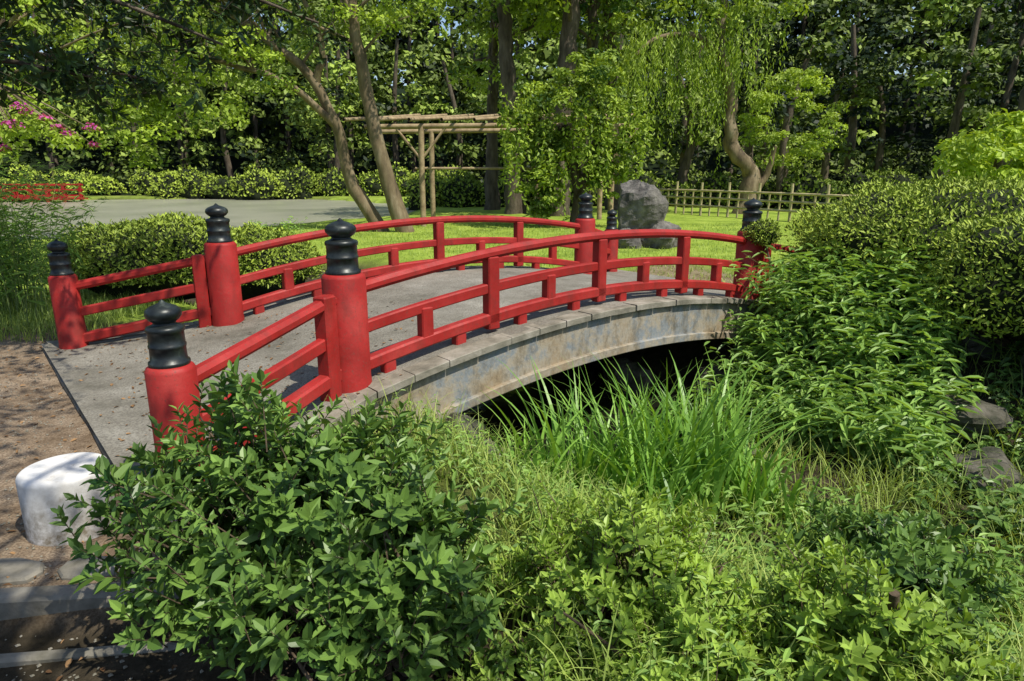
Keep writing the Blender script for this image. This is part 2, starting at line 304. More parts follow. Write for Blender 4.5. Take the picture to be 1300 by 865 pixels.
lawn=ss(7.0,8.0,Y+wob*2)*ss(-.3,-.05,Z); lawn=lawn*(1-ss(44,48,Y)); lawn=np.maximum(lawn,.3*(1-sand)*ss(-.7,-.2,Z)*(Y>2.6)*(S<-.9)*(X>-1.4)*(T<-1.8))*(1-sand)
deep=ss(46,50,np.sqrt(X*X*.7+(Y-5)**2))
zone=np.stack([sand,lawn,deep],-1).reshape(-1,3)
G=Geo(); G.add(V,F,0,.5,True); G.build('ground',[m_ground],zone=zone)
G=Geo()
def grid(G,x0,x1,y0,y1,z,nx,ny):
    X,Y=np.meshgrid(np.linspace(x0,x1,nx),np.linspace(y0,y1,ny)); i=np.arange(ny-1)[:,None]*nx;j=np.arange(nx-1)[None]
    G.add(np.stack([X,Y,X*0+z],-1).reshape(-1,3),np.stack([i+j,i+j+1,i+nx+j+1,i+nx+j],-1).reshape(-1,4))
grid(G,-38,-3.0,14.5,47,-.18,40,40); G.build('pond_water',[m_water])
m_str,nt,b=newmat('stream_water'); b.inputs['Base Color'].default_value=(.012,.014,.008,1); b.inputs['Roughness'].default_value=.12; bump(nt,b,noise(nt,5,3),.2,.02)
G=Geo(); V=[tow(s,t) for s,t in ((-1.7,-5.5),(1.7,-5.5),(1.7,5.5),(-1.7,5.5))]; G.add([(x,y,-.80) for x,y in V],[np.array([[0,1,2,3]])]); G.build('stream_water',[m_str])
# ------------------------------------------------------------ red arched bridge
br=bpy.data.objects.new('red_arched_bridge',None); scene.collection.objects.link(br); br.location=(CX,CY,0); br.rotation_euler=(0,0,TH)
def dz(s):
    a=abs(s); return .45-.04*a*a if a<2.6 else max(.02,.18*max(0,1-(a-2.6)/1.4)**1.4+.015)
def dw(s): a=abs(s); return 1.56+max(0,a-2.6)*.48
SL,WL,SE,WE=2.617,1.357,3.91,1.978
ss_=np.linspace(-4.15,4.15,70)
G=Geo()
V=[];K=len(ss_)
for s in ss_:
    for t in np.linspace(-1,1,9): V.append((s,t*dw(s),dz(s)))
i=np.arange(K-1)[:,None]*9;j=np.arange(8)[None]
G.add(V,np.stack([i+j,i+9+j,i+9+j+1,i+j+1],-1).reshape(-1,4),0,.5,True)
G.build('deck',[m_conc],br)
G=Geo()
V=[]
for s in ss_:
    a=abs(s); zb=.0-.042*a*a if a<2.5 else (-.2625-(a-2.5)*1.6); zb=max(zb,-.5); w=dw(s)+.03; zt=dz(s)-.05
    V+=[(s,-w,zt),(s,-w,zb),(s,w,zb),(s,w,zt)]
i=np.arange(K-1)[:,None]*4;j=np.arange(4)[None];j2=(j+1)%4
G.add(V,[np.stack([i+j,i+4+j,i+4+j2,i+j2],-1).reshape(-1,4),np.array([[0,1,2,3],[K*4-1,K*4-2,K*4-3,K*4-4]])],0)
for sd in (-1,1):
    P=[(s,sd*(dw(s)+.045),(.0-.042*s*s)+.04) for s in np.linspace(-2.5,2.5,40)]
    sweep(G,P,.05,.08,0)
G.build('arch_slab',[m_fas],br)
G=Geo()
e=np.arange(-4.1,4.1,.31)
for sd in (-1,1):
    for s0 in e:
        s1=s0+.31-.008; q=R.normal()*.003; V=[]
        for s in (s0,s1):
            w=dw(s)
            for (tt,zz) in ((w-.10,.006),(w+.075+q*2,.006),(w+.08+q*2,0),(w+.08+q*2,-.048),(w-.10,-.048)): V.append((s,sd*tt,dz(s)+zz+q))
        F=[np.array([[k,(k+1)%5,5+(k+1)%5,5+k] for k in range(5)]),np.array([[0,1,2,3,4],[9,8,7,6,5]])]
        G.add(V,F,0,R.random())
G.build('edge_stones',[m_edge],br)
def bpost(s,t,z0,H,name,f=1.0):
    G=Geo(); cb=H*.315; zr=z0+H-cb; r=.152*f
    lathe(G,[(r+.004,-.3 if z0<.1 else z0-.12),(r+.004,z0+.05),(r,z0+.06),(r,zr-.03),(r-.008,zr-.012),(r-.025,zr),(0.05,zr+.002)],(s,t,0),36,0)
    k=cb/.375
    pf=[(.120,0),(.123,.010),(.121,.022),(.108,.027),(.106,.10),(.110,.104),(.111,.118),(.106,.122),(.105,.19),(.112,.196),(.114,.212),(.108,.224),(.082,.232),(.066,.240),(.066,.250),(.086,.262),(.103,.282),(.107,.300),(.100,.320),(.078,.337),(.045,.350),(.022,.358),(.012,.369),(.001,.378)]
    lathe(G,[(a*(f*1.02 if f<1 else 1),zr+b*k) for a,b in pf],(s,t,0),32,1)
    G.build(name,[m_red,m_blk],br)
k=0
for sx in (-1,1):
    for st in (-1,1):
        k+=1; bpost(sx*SL,st*WL,.184,1.198,'main_post_%d'%k); bpost(sx*SE,st*WE,0.0,1.067,'end_post_%d'%k,.8)
G=Geo()
zt=lambda s:1.10-.034*s*s; zm=lambda s:.82-.036*s*s; zb=lambda s:.575-.041*s*s
for sd in (-1,1):
    S_=np.linspace(-SL+.1,SL-.1,40)
    sweep(G,[(s,sd*WL,zt(s)) for s in S_],.095,.085,0,.32)
    sweep(G,[(s,sd*WL,zm(s)) for s in S_],.07,.085,0)
    sweep(G,[(s,sd*WL,zb(s)) for s in S_],.10,.095,0)
    for s in (-1.31,0,1.31): box(G,(s,sd*WL,(zt(s)+zb(s)-.12)/2),(.115,.10,zt(s)-zb(s)+.07),0)
    for s in (-1.96,-.655,.655,1.96): box(G,(s,sd*WL,(zm(s)+zb(s))/2-.0),(.105,.09,zm(s)-zb(s)+.0),0)
    for s in np.arange(-2.3,2.4,.655): box(G,(s,sd*WL,(zb(s)+dz(s))/2-.03),(.10,.085,zb(s)-dz(s)+.04),0)
    for sx in (-1,1):
        A=np.array([sx*SL,sd*WL]);B=np.array([sx*SE,sd*WE])
        for za,zb_,w,h in ((.865,.60,.095,.085),(.60,.345,.07,.09),(.335,.085,.10,.10)):
            P=[(*(A+(B-A)*f),za+(zb_-za)*f) for f in np.linspace(.06,.95,8)]
            sweep(G,P,w,h,0,.3 if za>.8 else .15)
        C=A+(B-A)*.15; rot=math.atan2((B-A)[1],(B-A)[0]); box(G,(C[0],C[1],.51),(.12,.11,.74),0,rot)
G.build('railings',[m_red],br)
G=Geo()
for sx in (-1,1):
    box(G,(sx*3.0,0,-.62),(.7,3.1,1.0),0)
G.build('abutment',[m_rockd],br)
rg=np.random.default_rng(11)
G=Geo()
for s,t,r in [(-2.0,-1.85,.2),(-1.7,-1.75,.2),(-1.4,-2.05,.2),(-1.05,-1.9,.18),(-2.0,-2.3,.17),(-1.65,-2.45,.17),(-1.5,-.6,.25),(-.9,.3,.22),(-1.15,-2.4,.15),(1.2,-.8,.28),(1.5,.4,.26),(1.7,-1.6,.24),(1.0,-2.2,.2),(.9,-4.4,.25),(1.6,-4.0,.3),(2.3,-4.5,.28),(2.6,-3.8,.24),(-1.2,1.2,.3),(1.2,1.6,.3),(.4,-2.9,.16),(1.9,-4.9,.2),(2.9,-4.4,.26)]:
    x,y=tow(s,t); rock(G,(x,y,max(float(gz(x,y)),-.8)+r*.35),(r*1.2,r,r*.85),int(rg.integers(1e6)))
G.build('stream_boulders',[m_rockd])
G=Geo(); rock(G,(2.9,15.5,.55),(.66,.6,.92),5); rock(G,(3.35,15.2,.2),(.5,.45,.5),6); rock(G,(2.6,15.2,.1),(.4,.4,.4),16); G.build('garden_boulder',[m_rock])
# ------------------------------------------------------------ bollard, kerbs
G=Geo(); bz=float(gz(-2.2,3.0)); lathe(G,[(.188,-.05),(.192,0.0),(.192,.15),(.192,.310),(.1915,.318),(.188,.328),(.181,.335),(.172,.3385),(.16,.34),(.08,.341),(.0,.341)],(-2.2,3.0,bz),64,0); G.build('white_stone_bollard',[m_white])
G=Geo()
def slab(P0,P1,w,h,z):
    P0=np.array(P0,float);P1=np.array(P1,float); c=(P0+P1)/2; d=P1-P0
    box(G,(c[0],c[1],z-h/2),(np.linalg.norm(d)-.008,w,h),0,math.atan2(d[1],d[0]),.012,R.random())
slab((-3.6,2.27),(-2.45,2.36),.10,.22,.018); slab((-2.45,2.36),(-1.35,2.46),.10,.22,.012)
slab((-3.4,2.02),(-2.3,2.11),.05,.14,-.085); slab((-2.3,2.11),(-1.25,2.23),.05,.14,-.09)
G.build('path_kerb',[m_kerb])
G=Geo(); rg=np.random.default_rng(3)
for (x,y,w,l) in [(-2.9,2.56,.2,.5),(-2.25,2.56,.17,.42),(-1.85,2.6,.15,.3)]:
    V=[];an=np.linspace(0,6.28,9,endpoint=False); rr=rg.uniform(.85,1.1,9)
    for zz,k_ in ((-.05,1),(.012,1),(.022,.93)): V.append(np.stack([x+np.cos(an)*rr*l*.55*k_,y+np.sin(an)*rr*w*.6*k_,np.full(9,float(gz(x,y))+zz)],-1))
    V=np.concatenate(V); i=np.arange(2)[:,None]*9;j=np.arange(9)[None];j2=(j+1)%9
    G.add(V,[np.stack([i+j,i+j2,i+9+j2,i+9+j],-1).reshape(-1,4),(np.arange(9)+18)[None]],0)
G.build('paving_stones',[m_kerb])
G=Geo(); N=7000
x=rg.uniform(-5.5,-1.0,N);y=rg.uniform(1.9,6.6,N); s,t=toloc(x,y); k=~((s>-4.2)&(np.abs(t)<2.3)); x,y=x[k],y[k]; N=len(x)
r=rg.uniform(.003,.011,N); P=np.stack([x,y,gz(x,y)+r*.4],-1); d=np.array([[1,0,0],[-1,0,0],[0,1,0],[0,-1,0],[0,0,.7],[0,0,-.7]])
V=P[:,None]+d[None]*r[:,None,None]*rg.uniform(.6,1.3,(N,6,1)); o=np.arange(N)[:,None]*6
G.add(V.reshape(-1,3),np.concatenate([o+np.array(f) for f in ([0,2,4],[2,1,4],[1,3,4],[3,0,4],[2,0,5],[1,2,5],[3,1,5],[0,3,5])]),0); G.build('gravel',[m_edge])
m_lit=leafmat('dead_leaf',(.10,.05,.02),(.34,.20,.09),0,.8)
G=Geo(); N=1300; x=rg.uniform(-5.5,-.8,N);y=rg.uniform(1.7,6.8,N); s,t=toloc(x,y); zz=np.array([max(float(gz(a,b)),(dz(c) if (abs(c)<4.1 and abs(d_)<dw(c)) else -9)) for a,b,c,d_ in zip(x,y,s,t)])
D=rdir(N,rg); D[:,2]*=.2; Nn=rdir(N,rg)*.3+np.array([0,0,1]); L=rg.uniform(.02,.05,N); leaves(G,np.stack([x,y,zz+.008],-1),D,Nn,L,L*.5,0,rg.random(N)); G.build('fallen_leaves',[m_lit])
# ------------------------------------------------------------ foreground planting
rg=np.random.default_rng(21)
G=Geo(); shrub(G,(-.62,2.1,-.02),(-.93,2.35,.43),(.62,.50,.46),430,12,.088,.040,.5,rg,18,.13,.35,.2)
shrub(G,(-.3,2.0,-.02),(-.36,2.15,.26),(.36,.35,.42),220,12,.088,.040,.5,rg,12,.13,.35,.2)
shrub(G,(-.5,1.9,-.02),(-.6,1.95,.22),(.52,.2,.35),130,11,.088,.040,.5,rg,12,.13,.35,.2)
G.build('glossy_evergreen_shrub',[m_dark,m_twig])
G=Geo(); shrub(G,(.5,2.15,-.1),(.44,2.28,.10),(.46,.42,.36),620,11,.062,.025,.6,rg,18,.09,.4,.22,newgrow=.4)
shrub(G,(.7,1.95,-.15),(.62,1.95,.02),(.34,.28,.26),300,11,.062,.025,.6,rg,12,.09,.4,.22,newgrow=.4)
G.build('azalea_shrub',[m_azf,m_twig])
G=Geo(); shrub(G,(1.15,1.85,-.15),(1.17,2.0,.12),(.28,.30,.32),260,11,.064,.030,.5,rg,14,.09,.4,.25,newgrow=.35)
shrub(G,(1.4,1.95,-.25),(1.45,2.0,.0),(.26,.26,.26),190,11,.064,.030,.4,rg,12,.09,.4,.25,newgrow=.35)
G.build('azalea_shrub.001',[m_azf,m_twig])
G=Geo(); shrub(G,(.1,1.75,-.05),(.05,1.85,.0),(.33,.25,.2),200,11,.055,.024,.4,rg,10,.08,.4,.2); shrub(G,(.95,1.75,-.1),(.92,1.82,-.05),(.3,.22,.2),170,11,.055,.024,.45,rg,10,.08,.4,.2)
G.build('azalea_shrub.002',[m_azf,m_twig])
G=Geo(); shrub(G,(1.6,2.35,-.35),(1.62,2.45,-.1),(.34,.32,.28),270,10,.085,.04,.4,rg,10,.09,.4,.2); shrub(G,(1.9,3.0,-.5),(1.95,3.0,-.28),(.45,.4,.28),300,10,.09,.042,.4,rg,10,.09,.4,.2)
tube(G,spline([(1.28,1.95,-.1),(1.30,1.96,.15),(1.27,1.93,.34)],8),np.linspace(.024,.017,8),1,8,rough=.06)
G.build('low_evergreen_shrub',[m_dark,m_twig])
def scat(n,s0,s1,t0,t1,rg):
    s=rg.uniform(s0,s1,n);t=rg.uniform(t0,t1,n);x,y=tow(s,t);return np.stack([x,y,gz(x,y)-.01],-1)
G=Geo()
P=scat(13000,-3.4,.4,-5.6,-1.75,rg); s,t=toloc(P[:,0],P[:,1]); k=(rg.random(len(P))<.25+.75*(np.sin(P[:,0]*5)*np.sin(P[:,1]*4.3+1)>-.1))&~((s>-2.15)&(t>-2.6)); P=P[k]
blades(G,P,rg.uniform(.10,.45,len(P)),rg.uniform(.003,.008,len(P)),0,np.clip(rg.normal(.65,.22,len(P)),0,1),.35,1.7,5,rg)
P=scat(2200,.0,3.6,-7.2,-3.8,rg); blades(G,P,rg.uniform(.15,.6,len(P)),rg.uniform(.004,.010,len(P)),0,np.clip(rg.normal(.45,.2,len(P)),0,1),.35,1.6,5,rg)
G.build('bank_grass',[m_grass])
G=Geo()
for (cx,cy,n_,sp,l) in [(.60,4.35,150,.24,1.3),(.95,4.5,150,.26,1.3),(.35,4.3,70,.2,1.0),(1.25,4.35,130,.24,1.2),(.9,4.05,100,.22,1.05),(1.5,4.6,110,.24,1.1),(1.7,4.2,60,.2,.75),(.15,4.0,40,.2,.6)]:
    x=cx+rg.normal(size=n_)*sp*.6;y=cy+rg.normal(size=n_)*sp*.6; P=np.stack([x,y,gz(x,y)],-1)
    blades(G,P,l*rg.uniform(.4,1.1,n_),rg.uniform(.022,.040,n_),0,np.clip(rg.normal(.62,.22,n_),0,1),.22,1.15,9,rg)
G.build('iris_clump',[m_iris])
G=Geo()
P=scat(760,.6,3.1,-4.3,-1.9,rg); P=P[P[:,0]/(P[:,1]*.97+.5)<.66]; s,t=toloc(P[:,0],P[:,1]); H=.45+.6*np.clip((s-.4)/1.8,0,1)*ss(-4.6,-2.8,t)+rg.normal(size=len(P))*.15
weeds(G,P,np.clip(H,.3,1.25),12,.22,.058,np.array([-.2,-.25,0]),.58,rng=rg)
P=scat(70,1.9,2.9,-2.2,-1.72,rg); weeds(G,P,rg.uniform(.7,1.0,70),14,.18,.05,np.array([-.1,-.2,0]),.65,rng=rg)
G.build('tall_broadleaf_weeds',[m_weed,m_stem])
G=Geo(); P=scat(1000,.0,4.4,-7.2,-4.1,rg); weeds(G,P,rg.uniform(.12,.42,len(P)),8,.13,.065,np.array([0,0,0.]),.42,rng=rg); 
P=scat(300,2.4,4.6,-4.6,-2.6,rg); weeds(G,P,rg.uniform(.12,.35,len(P)),8,.12,.06,np.array([0,0,0.]),.25,rng=rg)
P=scat(260,-1.9,2.2,1.9,3.4,rg); weeds(G,P,rg.uniform(.3,.7,len(P)),9,.16,.07,np.array([0,0,0.]),.2,rng=rg)  # dark weeds added behind the arch so lit ground doesn't brighten its opening
G.build('ground_cover_plants',[m_dark,m_stem])
G=Geo(); P=scat(420,-3.2,-1.6,-4.8,-1.8,rg); s,t=toloc(P[:,0],P[:,1]); P=P[~((s>-2.1)&(t>-2.6))]; weeds(G,P,rg.uniform(.15,.36,len(P)),10,.075,.026,np.array([0,0,0.]),.6,rng=rg)
P=scat(220,-2.0,-.2,-5.2,-3.4,rg); weeds(G,P,rg.uniform(.2,.42,len(P)),9,.12,.04,np.array([0,0,0.]),.55,rng=rg); G.build('bank_weeds',[m_weed,m_stem])
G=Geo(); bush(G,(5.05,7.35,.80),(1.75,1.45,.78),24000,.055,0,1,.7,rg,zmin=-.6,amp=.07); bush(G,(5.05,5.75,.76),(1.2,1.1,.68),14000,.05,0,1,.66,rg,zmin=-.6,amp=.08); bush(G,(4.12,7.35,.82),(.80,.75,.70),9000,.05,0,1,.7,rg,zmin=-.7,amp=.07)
for i in range(16):
    e=np.array([4.9,5.9,.5])+rg.normal(size=3)*np.array([.6,.5,.15]); tube(G,spline([(5.0+rg.normal()*.1,6.1,-.1),((5.0+e[0])/2,5.9,.15),e],8),np.linspace(.035,.012,8),2,6,rng=rg)
G.build('clipped_azalea_bush',[m_az,m_core,m_twig])
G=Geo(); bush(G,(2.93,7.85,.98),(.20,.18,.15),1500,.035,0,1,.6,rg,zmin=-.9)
tube(G,spline([(3.05,7.6,0),(3.02,7.65,.5),(2.95,7.85,.95)],8),.012,2,6); G.build('small_azalea_ball',[m_az,m_core,m_twig])
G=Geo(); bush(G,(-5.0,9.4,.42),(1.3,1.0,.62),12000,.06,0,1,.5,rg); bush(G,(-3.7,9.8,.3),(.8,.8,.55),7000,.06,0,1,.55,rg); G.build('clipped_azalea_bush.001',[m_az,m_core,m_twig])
G=Geo()
B=np.stack([rg.normal(-6.2,.45,150),rg.normal(8.0,.5,150)],-1); B=np.concatenate([B,gz(B[:,0],B[:,1])[:,None]],1)
weeds(G,B,rg.uniform(1.2,2.3,150),22,.17,.022,np.array([.1,-.1,0]),.6,rng=rg); G.build('dwarf_bamboo',[m_weed,m_stem])
G=Geo(); x=rg.uniform(-7.5,-4.5,5000);y=rg.uniform(6.6,8.8,5000); s,t=toloc(x,y); k=(t>2.15)|(s<-4.6); P=np.stack([x,y,gz(x,y)],-1)[k]
blades(G,P,rg.uniform(.08,.25,len(P)),.006,0,np.clip(rg.normal(.55,.2,len(P)),0,1),.3,1.3,4,rg); G.build('verge_grass',[m_grass])
G=Geo(); N=36000; y=rg.uniform(8.5,22,N); x=rg.uniform(-.55,.8,N)*y; P=np.stack([x,y,gz(x,y)],-1); s,t=toloc(x,y); k=(P[:,2]>-.12)&~((np.abs(s)<4.3)&(np.abs(t)<2.3)); P=P[k]
blades(G,P,rg.uniform(.03,.10,len(P)),.012,0,np.clip(rg.normal(.65,.25,len(P)),0,1),.4,1,2,rg); G.build('lawn_grass',[m_grass])
G=Geo(); x=rg.normal(-4.9,.3,40);y=rg.normal(14.0,.3,40); weeds(G,np.stack([x,y,gz(x,y)],-1),rg.uniform(.4,.9,40),12,.16,.06,np.zeros(3),.8,rng=rg); G.build('waterside_plant',[m_weed,m_stem])
# ------------------------------------------------------------ trees
def limb(G,P,r0,r1,m,n=24,k=10,rough=.05,rng=R):
    Q=spline(P,n); Q[1:-1]+=rng.normal(size=(n-2,3))*r0*.10; tube(G,Q,np.linspace(r0,r1,n)*(1+.25*np.exp(-np.linspace(0,8,n))),m,k,rough=rough,rng=rng); return Q
def branches(G,Q,n,L,m,rg,up=.4,r=.05):
    ends=[]
    for i in range(n):
        b=Q[rg.integers(len(Q)//2,len(Q))]; d=rdir(1,rg)[0]; d[2]=abs(d[2])*.6+up; l=L*rg.uniform(.6,1.2)
        e=b+d*l; mid=b+d*l*.5+rg.normal(size=3)*l*.12; tube(G,spline([b,mid,e],7),np.linspace(r,r*.3,7),m,6,rng=rg); ends+=[e,mid]
    return ends
rg=np.random.default_rng(33)
G=Geo()
Q=limb(G,[(-3.0,19,-.1),(-3.5,19,1.6),(-3.88,19,3.47),(-4.07,18.9,4.85),(-4.14,18.8,6.0),(-4.0,18.6,8)],.22,.10,0,rng=rg)
E=branches(G,Q,10,1.8,0,rg)
C=np.concatenate([crown_centers((-3.8,18.6,7.6),(3.2,2.6,2.2),70,rg),np.array(E)]); cloud(G,C,rg.uniform(.35,.7,len(C)),80,.15,1,.55,.22,rng=rg)
C=crown_centers((-3.2,18.2,5.6),(1.6,1.2,.8),14,rg); cloud(G,C,.4,70,.13,1,.65,.2,rng=rg)
G.build('crooked_tree',[m_barkl,m_tree])
G=Geo()
Q=limb(G,[(-3.7,19.3,-.1),(-4.6,19.3,1.6),(-4.83,19.2,2.87),(-5.5,19,4.27),(-6.5,18.8,5.05),(-7.6,18.5,6.0),(-8.4,18,7)],.18,.07,0,rng=rg)
Q2=limb(G,[(-4.83,19.2,2.87),(-5.9,18.6,3.9),(-7.2,18.2,4.3),(-8.6,17.8,4.6)],.10,.04,0,14,8,rng=rg)
Q3=limb(G,[(-5.3,19.1,3.9),(-5.0,18.8,5.0),(-5.6,18.5,6.5)],.10,.05,0,12,8,rng=rg)
E=branches(G,Q,9,1.6,0,rg)+branches(G,Q2,6,1.2,0,rg,.2,.03)
C=np.concatenate([crown_centers((-8.2,17.8,5.2),(3.2,2.2,2.2),75,rg),np.array(E),crown_centers((-7.6,17.5,3.4),(2.2,1.4,1.2),22,rg),crown_centers((-9.3,17.3,2.9),(.8,.9,1.5),24,rg)]); cloud(G,C,rg.uniform(.3,.6,len(C)),85,.15,1,.55,.22,rng=rg)
G.build('crooked_tree.001',[m_barkl,m_tree])
G=Geo()
Q=limb(G,[(-13.2,15.2,-.1),(-13,15.2,1.6),(-12.3,15.8,3),(-11.5,16.4,5)],.14,.06,0,rng=rg); E=branches(G,Q,9,1.8,0,rg)
C=np.concatenate([crown_centers((-11.8,16.3,4.0),(3.1,2.2,2.0),74,rg),np.array(E)]); cloud(G,C,rg.uniform(.3,.6,len(C)),85,.15,1,.65,.18,rng=rg)
F_=np.array([(-9.9,14.1,2.9),(-10.2,14.1,2.6),(-9.5,14.2,2.7),(-10.9,14.0,2.6),(-9.2,14.4,2.4),(-6.9,15.8,5.3),(-8.8,14.6,2.2),(-10.4,14,2.1)]); F_=np.concatenate([F_,F_+rg.normal(size=F_.shape)*.2]); cloud(G,F_,rg.uniform(.08,.2,len(F_)),45,.06,2,.5,.2,asp=.9,rng=rg); cloud(G,F_+np.array([0,0,-.15]),.3,40,.13,1,.6,.18,rng=rg)
for f in F_: tube(G,spline([(-11.6,15.9,3.6),(.5*(f[0]-11.6),.5*(f[1]+15.6),.5*f[2]+1.9),f],7),np.linspace(.03,.008,7),0,5)
G.build('crape_myrtle_tree',[m_barkl,m_tree,m_mag])
for k,(x,y,r,lean) in enumerate([(.1,27,.36,-.5),(1.75,26,.42,.4),(2.9,28,.3,.3),(4.5,30,.32,-.6),(-.9,30,.28,.2)]):
    G=Geo(); Q=limb(G,[(x,y,-.1),(x+lean*.2,y,3),(x+lean*.6,y-.2,6),(x+lean,y-.4,9),(x+lean*1.2,y,12)],r,r*.5,0,30,12,.06,rng=rg); E=branches(G,Q,7,2.6,0,rg,.3,.10)
    C=np.concatenate([crown_centers((x+lean,y-.5,9.4),(3.6,3,3.2),64,rg),crown_centers((x+lean*2,y+1,5.2),(2.2,1.2,1.2),8,rg),np.array(E)]); cloud(G,C,rg.uniform(.5,.95,len(C)),70,.24,1,.5,.25,rng=rg)
    G.build('broadleaf_tree' if k==0 else 'broadleaf_tree.%03d'%k,[m_bark,m_tree])
pg=bpy.data.objects.new('wooden_pergola',None); scene.collection.objects.link(pg)
G=Geo()
for x,y in [(-2.8,21.3),(.9,21.3),(3.1,21.3),(-2.8,24),(.9,24),(3.1,24)]: tube(G,[(x,y,-.1),(x,y,1.5),(x+.02,y,3.0)],.09,0,10,rng=rg)
for y in (21.3,24): tube(G,spline([(-4.5,y,2.98),(0,y,3.02),(3.6,y,3.0)],10),.075,0,8)
for x in np.arange(-4.4,3.4,.95): tube(G,[(x-.5,20.3,3.12),(x+.3,22.6,3.34),(x+1.1,25,3.6)],.055,0,7)
for x in (-2.8,3.1):
    tube(G,[(x,21.3,2.0),(x-.4,21.3,2.5),(x-.75,21.3,2.95)],.045,0,6); tube(G,[(x,21.3,2.0),(x+.4,21.3,2.5),(x+.75,21.3,2.95)],.045,0,6)
tube(G,[(-3,21.35,1.75),(-1,21.35,1.75),(.9,21.35,1.75)],.045,0,6)
G.build('poles',[m_wood],pg)
G=Geo(); C=np.concatenate([crown_centers((1.5,21.0,3.2),(1.9,1.5,1.3),75,rg),crown_centers((.95,20.5,1.6),(.65,.4,1.6),50,rg),crown_centers((2.9,20.6,1.9),(.6,.4,1.4),34,rg),crown_centers((2.0,20.8,4.3),(1.5,1.3,1.0),34,rg)])
cloud(G,C,rg.uniform(.2,.42,len(C)),110,.14,0,.42,.25,rng=rg)
for i in range(90):
    x=rg.uniform(-.3,3.9); z=rg.uniform(2.2,4.2); l=rg.uniform(.6,2.2); k_=26; q=np.linspace(0,1,k_)
    P=np.stack([x+rg.normal(size=k_)*.05,19.6+rg.uniform(0,.9)+rg.normal(size=k_)*.05,z-l*q],-1); leaves(G,P,rdir(k_,rg)+np.array([0,0,-.8]),rdir(k_,rg),.15,.075,0,np.clip(rg.normal(.55,.2,k_),0,1))
tube(G,spline([(2.0,21.2,-.1),(2.1,21.1,1),(1.8,21.2,2),(1.5,21.2,3)],12),.2,1,8,rough=.1); tube(G,spline([(2.35,21.2,-.1),(2.2,21.0,1),(2.5,21.1,2),(2.8,21.2,3)],12),.17,1,8,rough=.1)
G.build('wisteria_vine',[m_tree,m_bark],pg)
G=Geo(); Q=limb(G,[(9.2,27,-.1),(9.45,27,1.5),(8.5,27,2.7),(8.4,27,4.4),(7.85,27,6.2),(7.9,27,9)],.33,.16,0,30,12,.08,rng=rg)
limb(G,[(9.3,27,.6),(10.0,27,1.5),(10.2,26.8,2.6)],.18,.08,0,12,8,rng=rg)
Qb=limb(G,[(8.0,27,5.8),(6.8,26.5,6.5),(5.2,26,6.3),(4.3,25.6,5.6)],.13,.05,0,14,8,rng=rg)
for i in range(170):
    c0=Qb[rg.integers(len(Qb))] if i<120 else np.array([8.0,26.6,6.6])+rg.normal(size=3)*.8; l=rg.uniform(1.2,3.8); k_=36; q=np.linspace(0,1,k_); dx,dy=rg.normal(size=2)*.55
    P=np.stack([c0[0]+dx*(1+.3*q)+rg.normal(size=k_)*.06,c0[1]+dy*(1+.3*q)+rg.normal(size=k_)*.06,c0[2]+.3-l*q],-1)
    leaves(G,P,rdir(k_,rg)*.6+np.array([0,0,-1]),rdir(k_,rg),.17,.055,1,np.clip(rg.normal(.6,.2,k_),0,1))
C=crown_centers((8,27,8.6),(3,2.5,2.2),50,rg); cloud(G,C,.7,80,.22,1,.5,.2,rng=rg)
G.build('weeping_tree',[m_barkl,m_tree])
G=Geo(); tube(G,[(12.2,31,-.1),(12.1,31,2),(12.2,31,4)],.15,0,8); C=crown_centers((12.2,30.5,3.7),(2.3,1.9,2.3),75,rg,.6); cloud(G,C,rg.uniform(.3,.55,len(C)),95,.17,1,.65,.18,rng=rg); G.build('rounded_tree',[m_bark,m_tree])
G=Geo(); tube(G,[(11.4,16,-.1),(11.3,16,1),(11.3,16,2)],.08,0,8); C=crown_centers((11.3,15.8,1.9),(1.5,1.2,.95),60,rg,.4); cloud(G,C,rg.uniform(.25,.5,len(C)),90,.16,1,.8,.12,far=False,rng=rg); G.build('light_green_shrub',[m_twig,m_tree])
G=Geo(); Q=limb(G,[(18.2,25,-.1),(18.3,25,3),(18.7,25,6),(19,25,9)],.42,.3,0,24,12,.05,rng=rg); C=crown_centers((19,25,9.5),(4,3,3),60,rg); cloud(G,C,.8,80,.24,1,.35,.2,rng=rg); G.build('large_trunk_tree',[m_bark,m_tree])
G=Geo(); Q=limb(G,[(-6.6,5.4,-.1),(-6.5,5.5,1.5),(-6.1,5.6,2.8),(-5.6,5.7,4.2)],.17,.09,0,rng=rg)
tips=[]
for (P) in [[(-6.1,5.6,2.8),(-5.0,5.9,3.3),(-3.6,6.1,3.15),(-2.5,6.2,2.75)],[(-6.2,5.6,2.5),(-5.2,5.6,2.75),(-4.3,5.8,2.6),(-3.5,5.9,2.45)],[(-5.9,5.6,3.3),(-4.6,6.4,3.6),(-3.2,6.8,3.5),(-1.9,7.1,3.1)],[(-6.1,5.6,2.9),(-5.4,6.6,3.0),(-4.6,7.2,2.8),(-3.8,7.6,2.6)],[(-5.8,5.7,3.6),(-4.5,5.3,4.0),(-3.2,5.5,3.9),(-2.2,5.9,3.5)]]:
    Qk=limb(G,P,.045,.012,0,22,6,rng=rg)
    for i in range(105):
        b_=Qk[rg.integers(6,22)]; tips.append(b_+rdir(1,rg)[0]*rg.uniform(.1,.5)*np.array([1,1,.7])+np.array([0,0,-.08]))
tips=np.array(tips); shoots(G,tips,rdir(len(tips),rg)+np.array([.2,0,-.5]),.16,9,.12,.052,1,0,.3,rg)
C=crown_centers((-4.0,5.3,5.0),(2.8,2.4,1.1),90,rg,.1); cloud(G,C,.5,80,.12,1,.3,.15,rng=rg)
G.build('overhanging_tree',[m_bark,m_tree2])
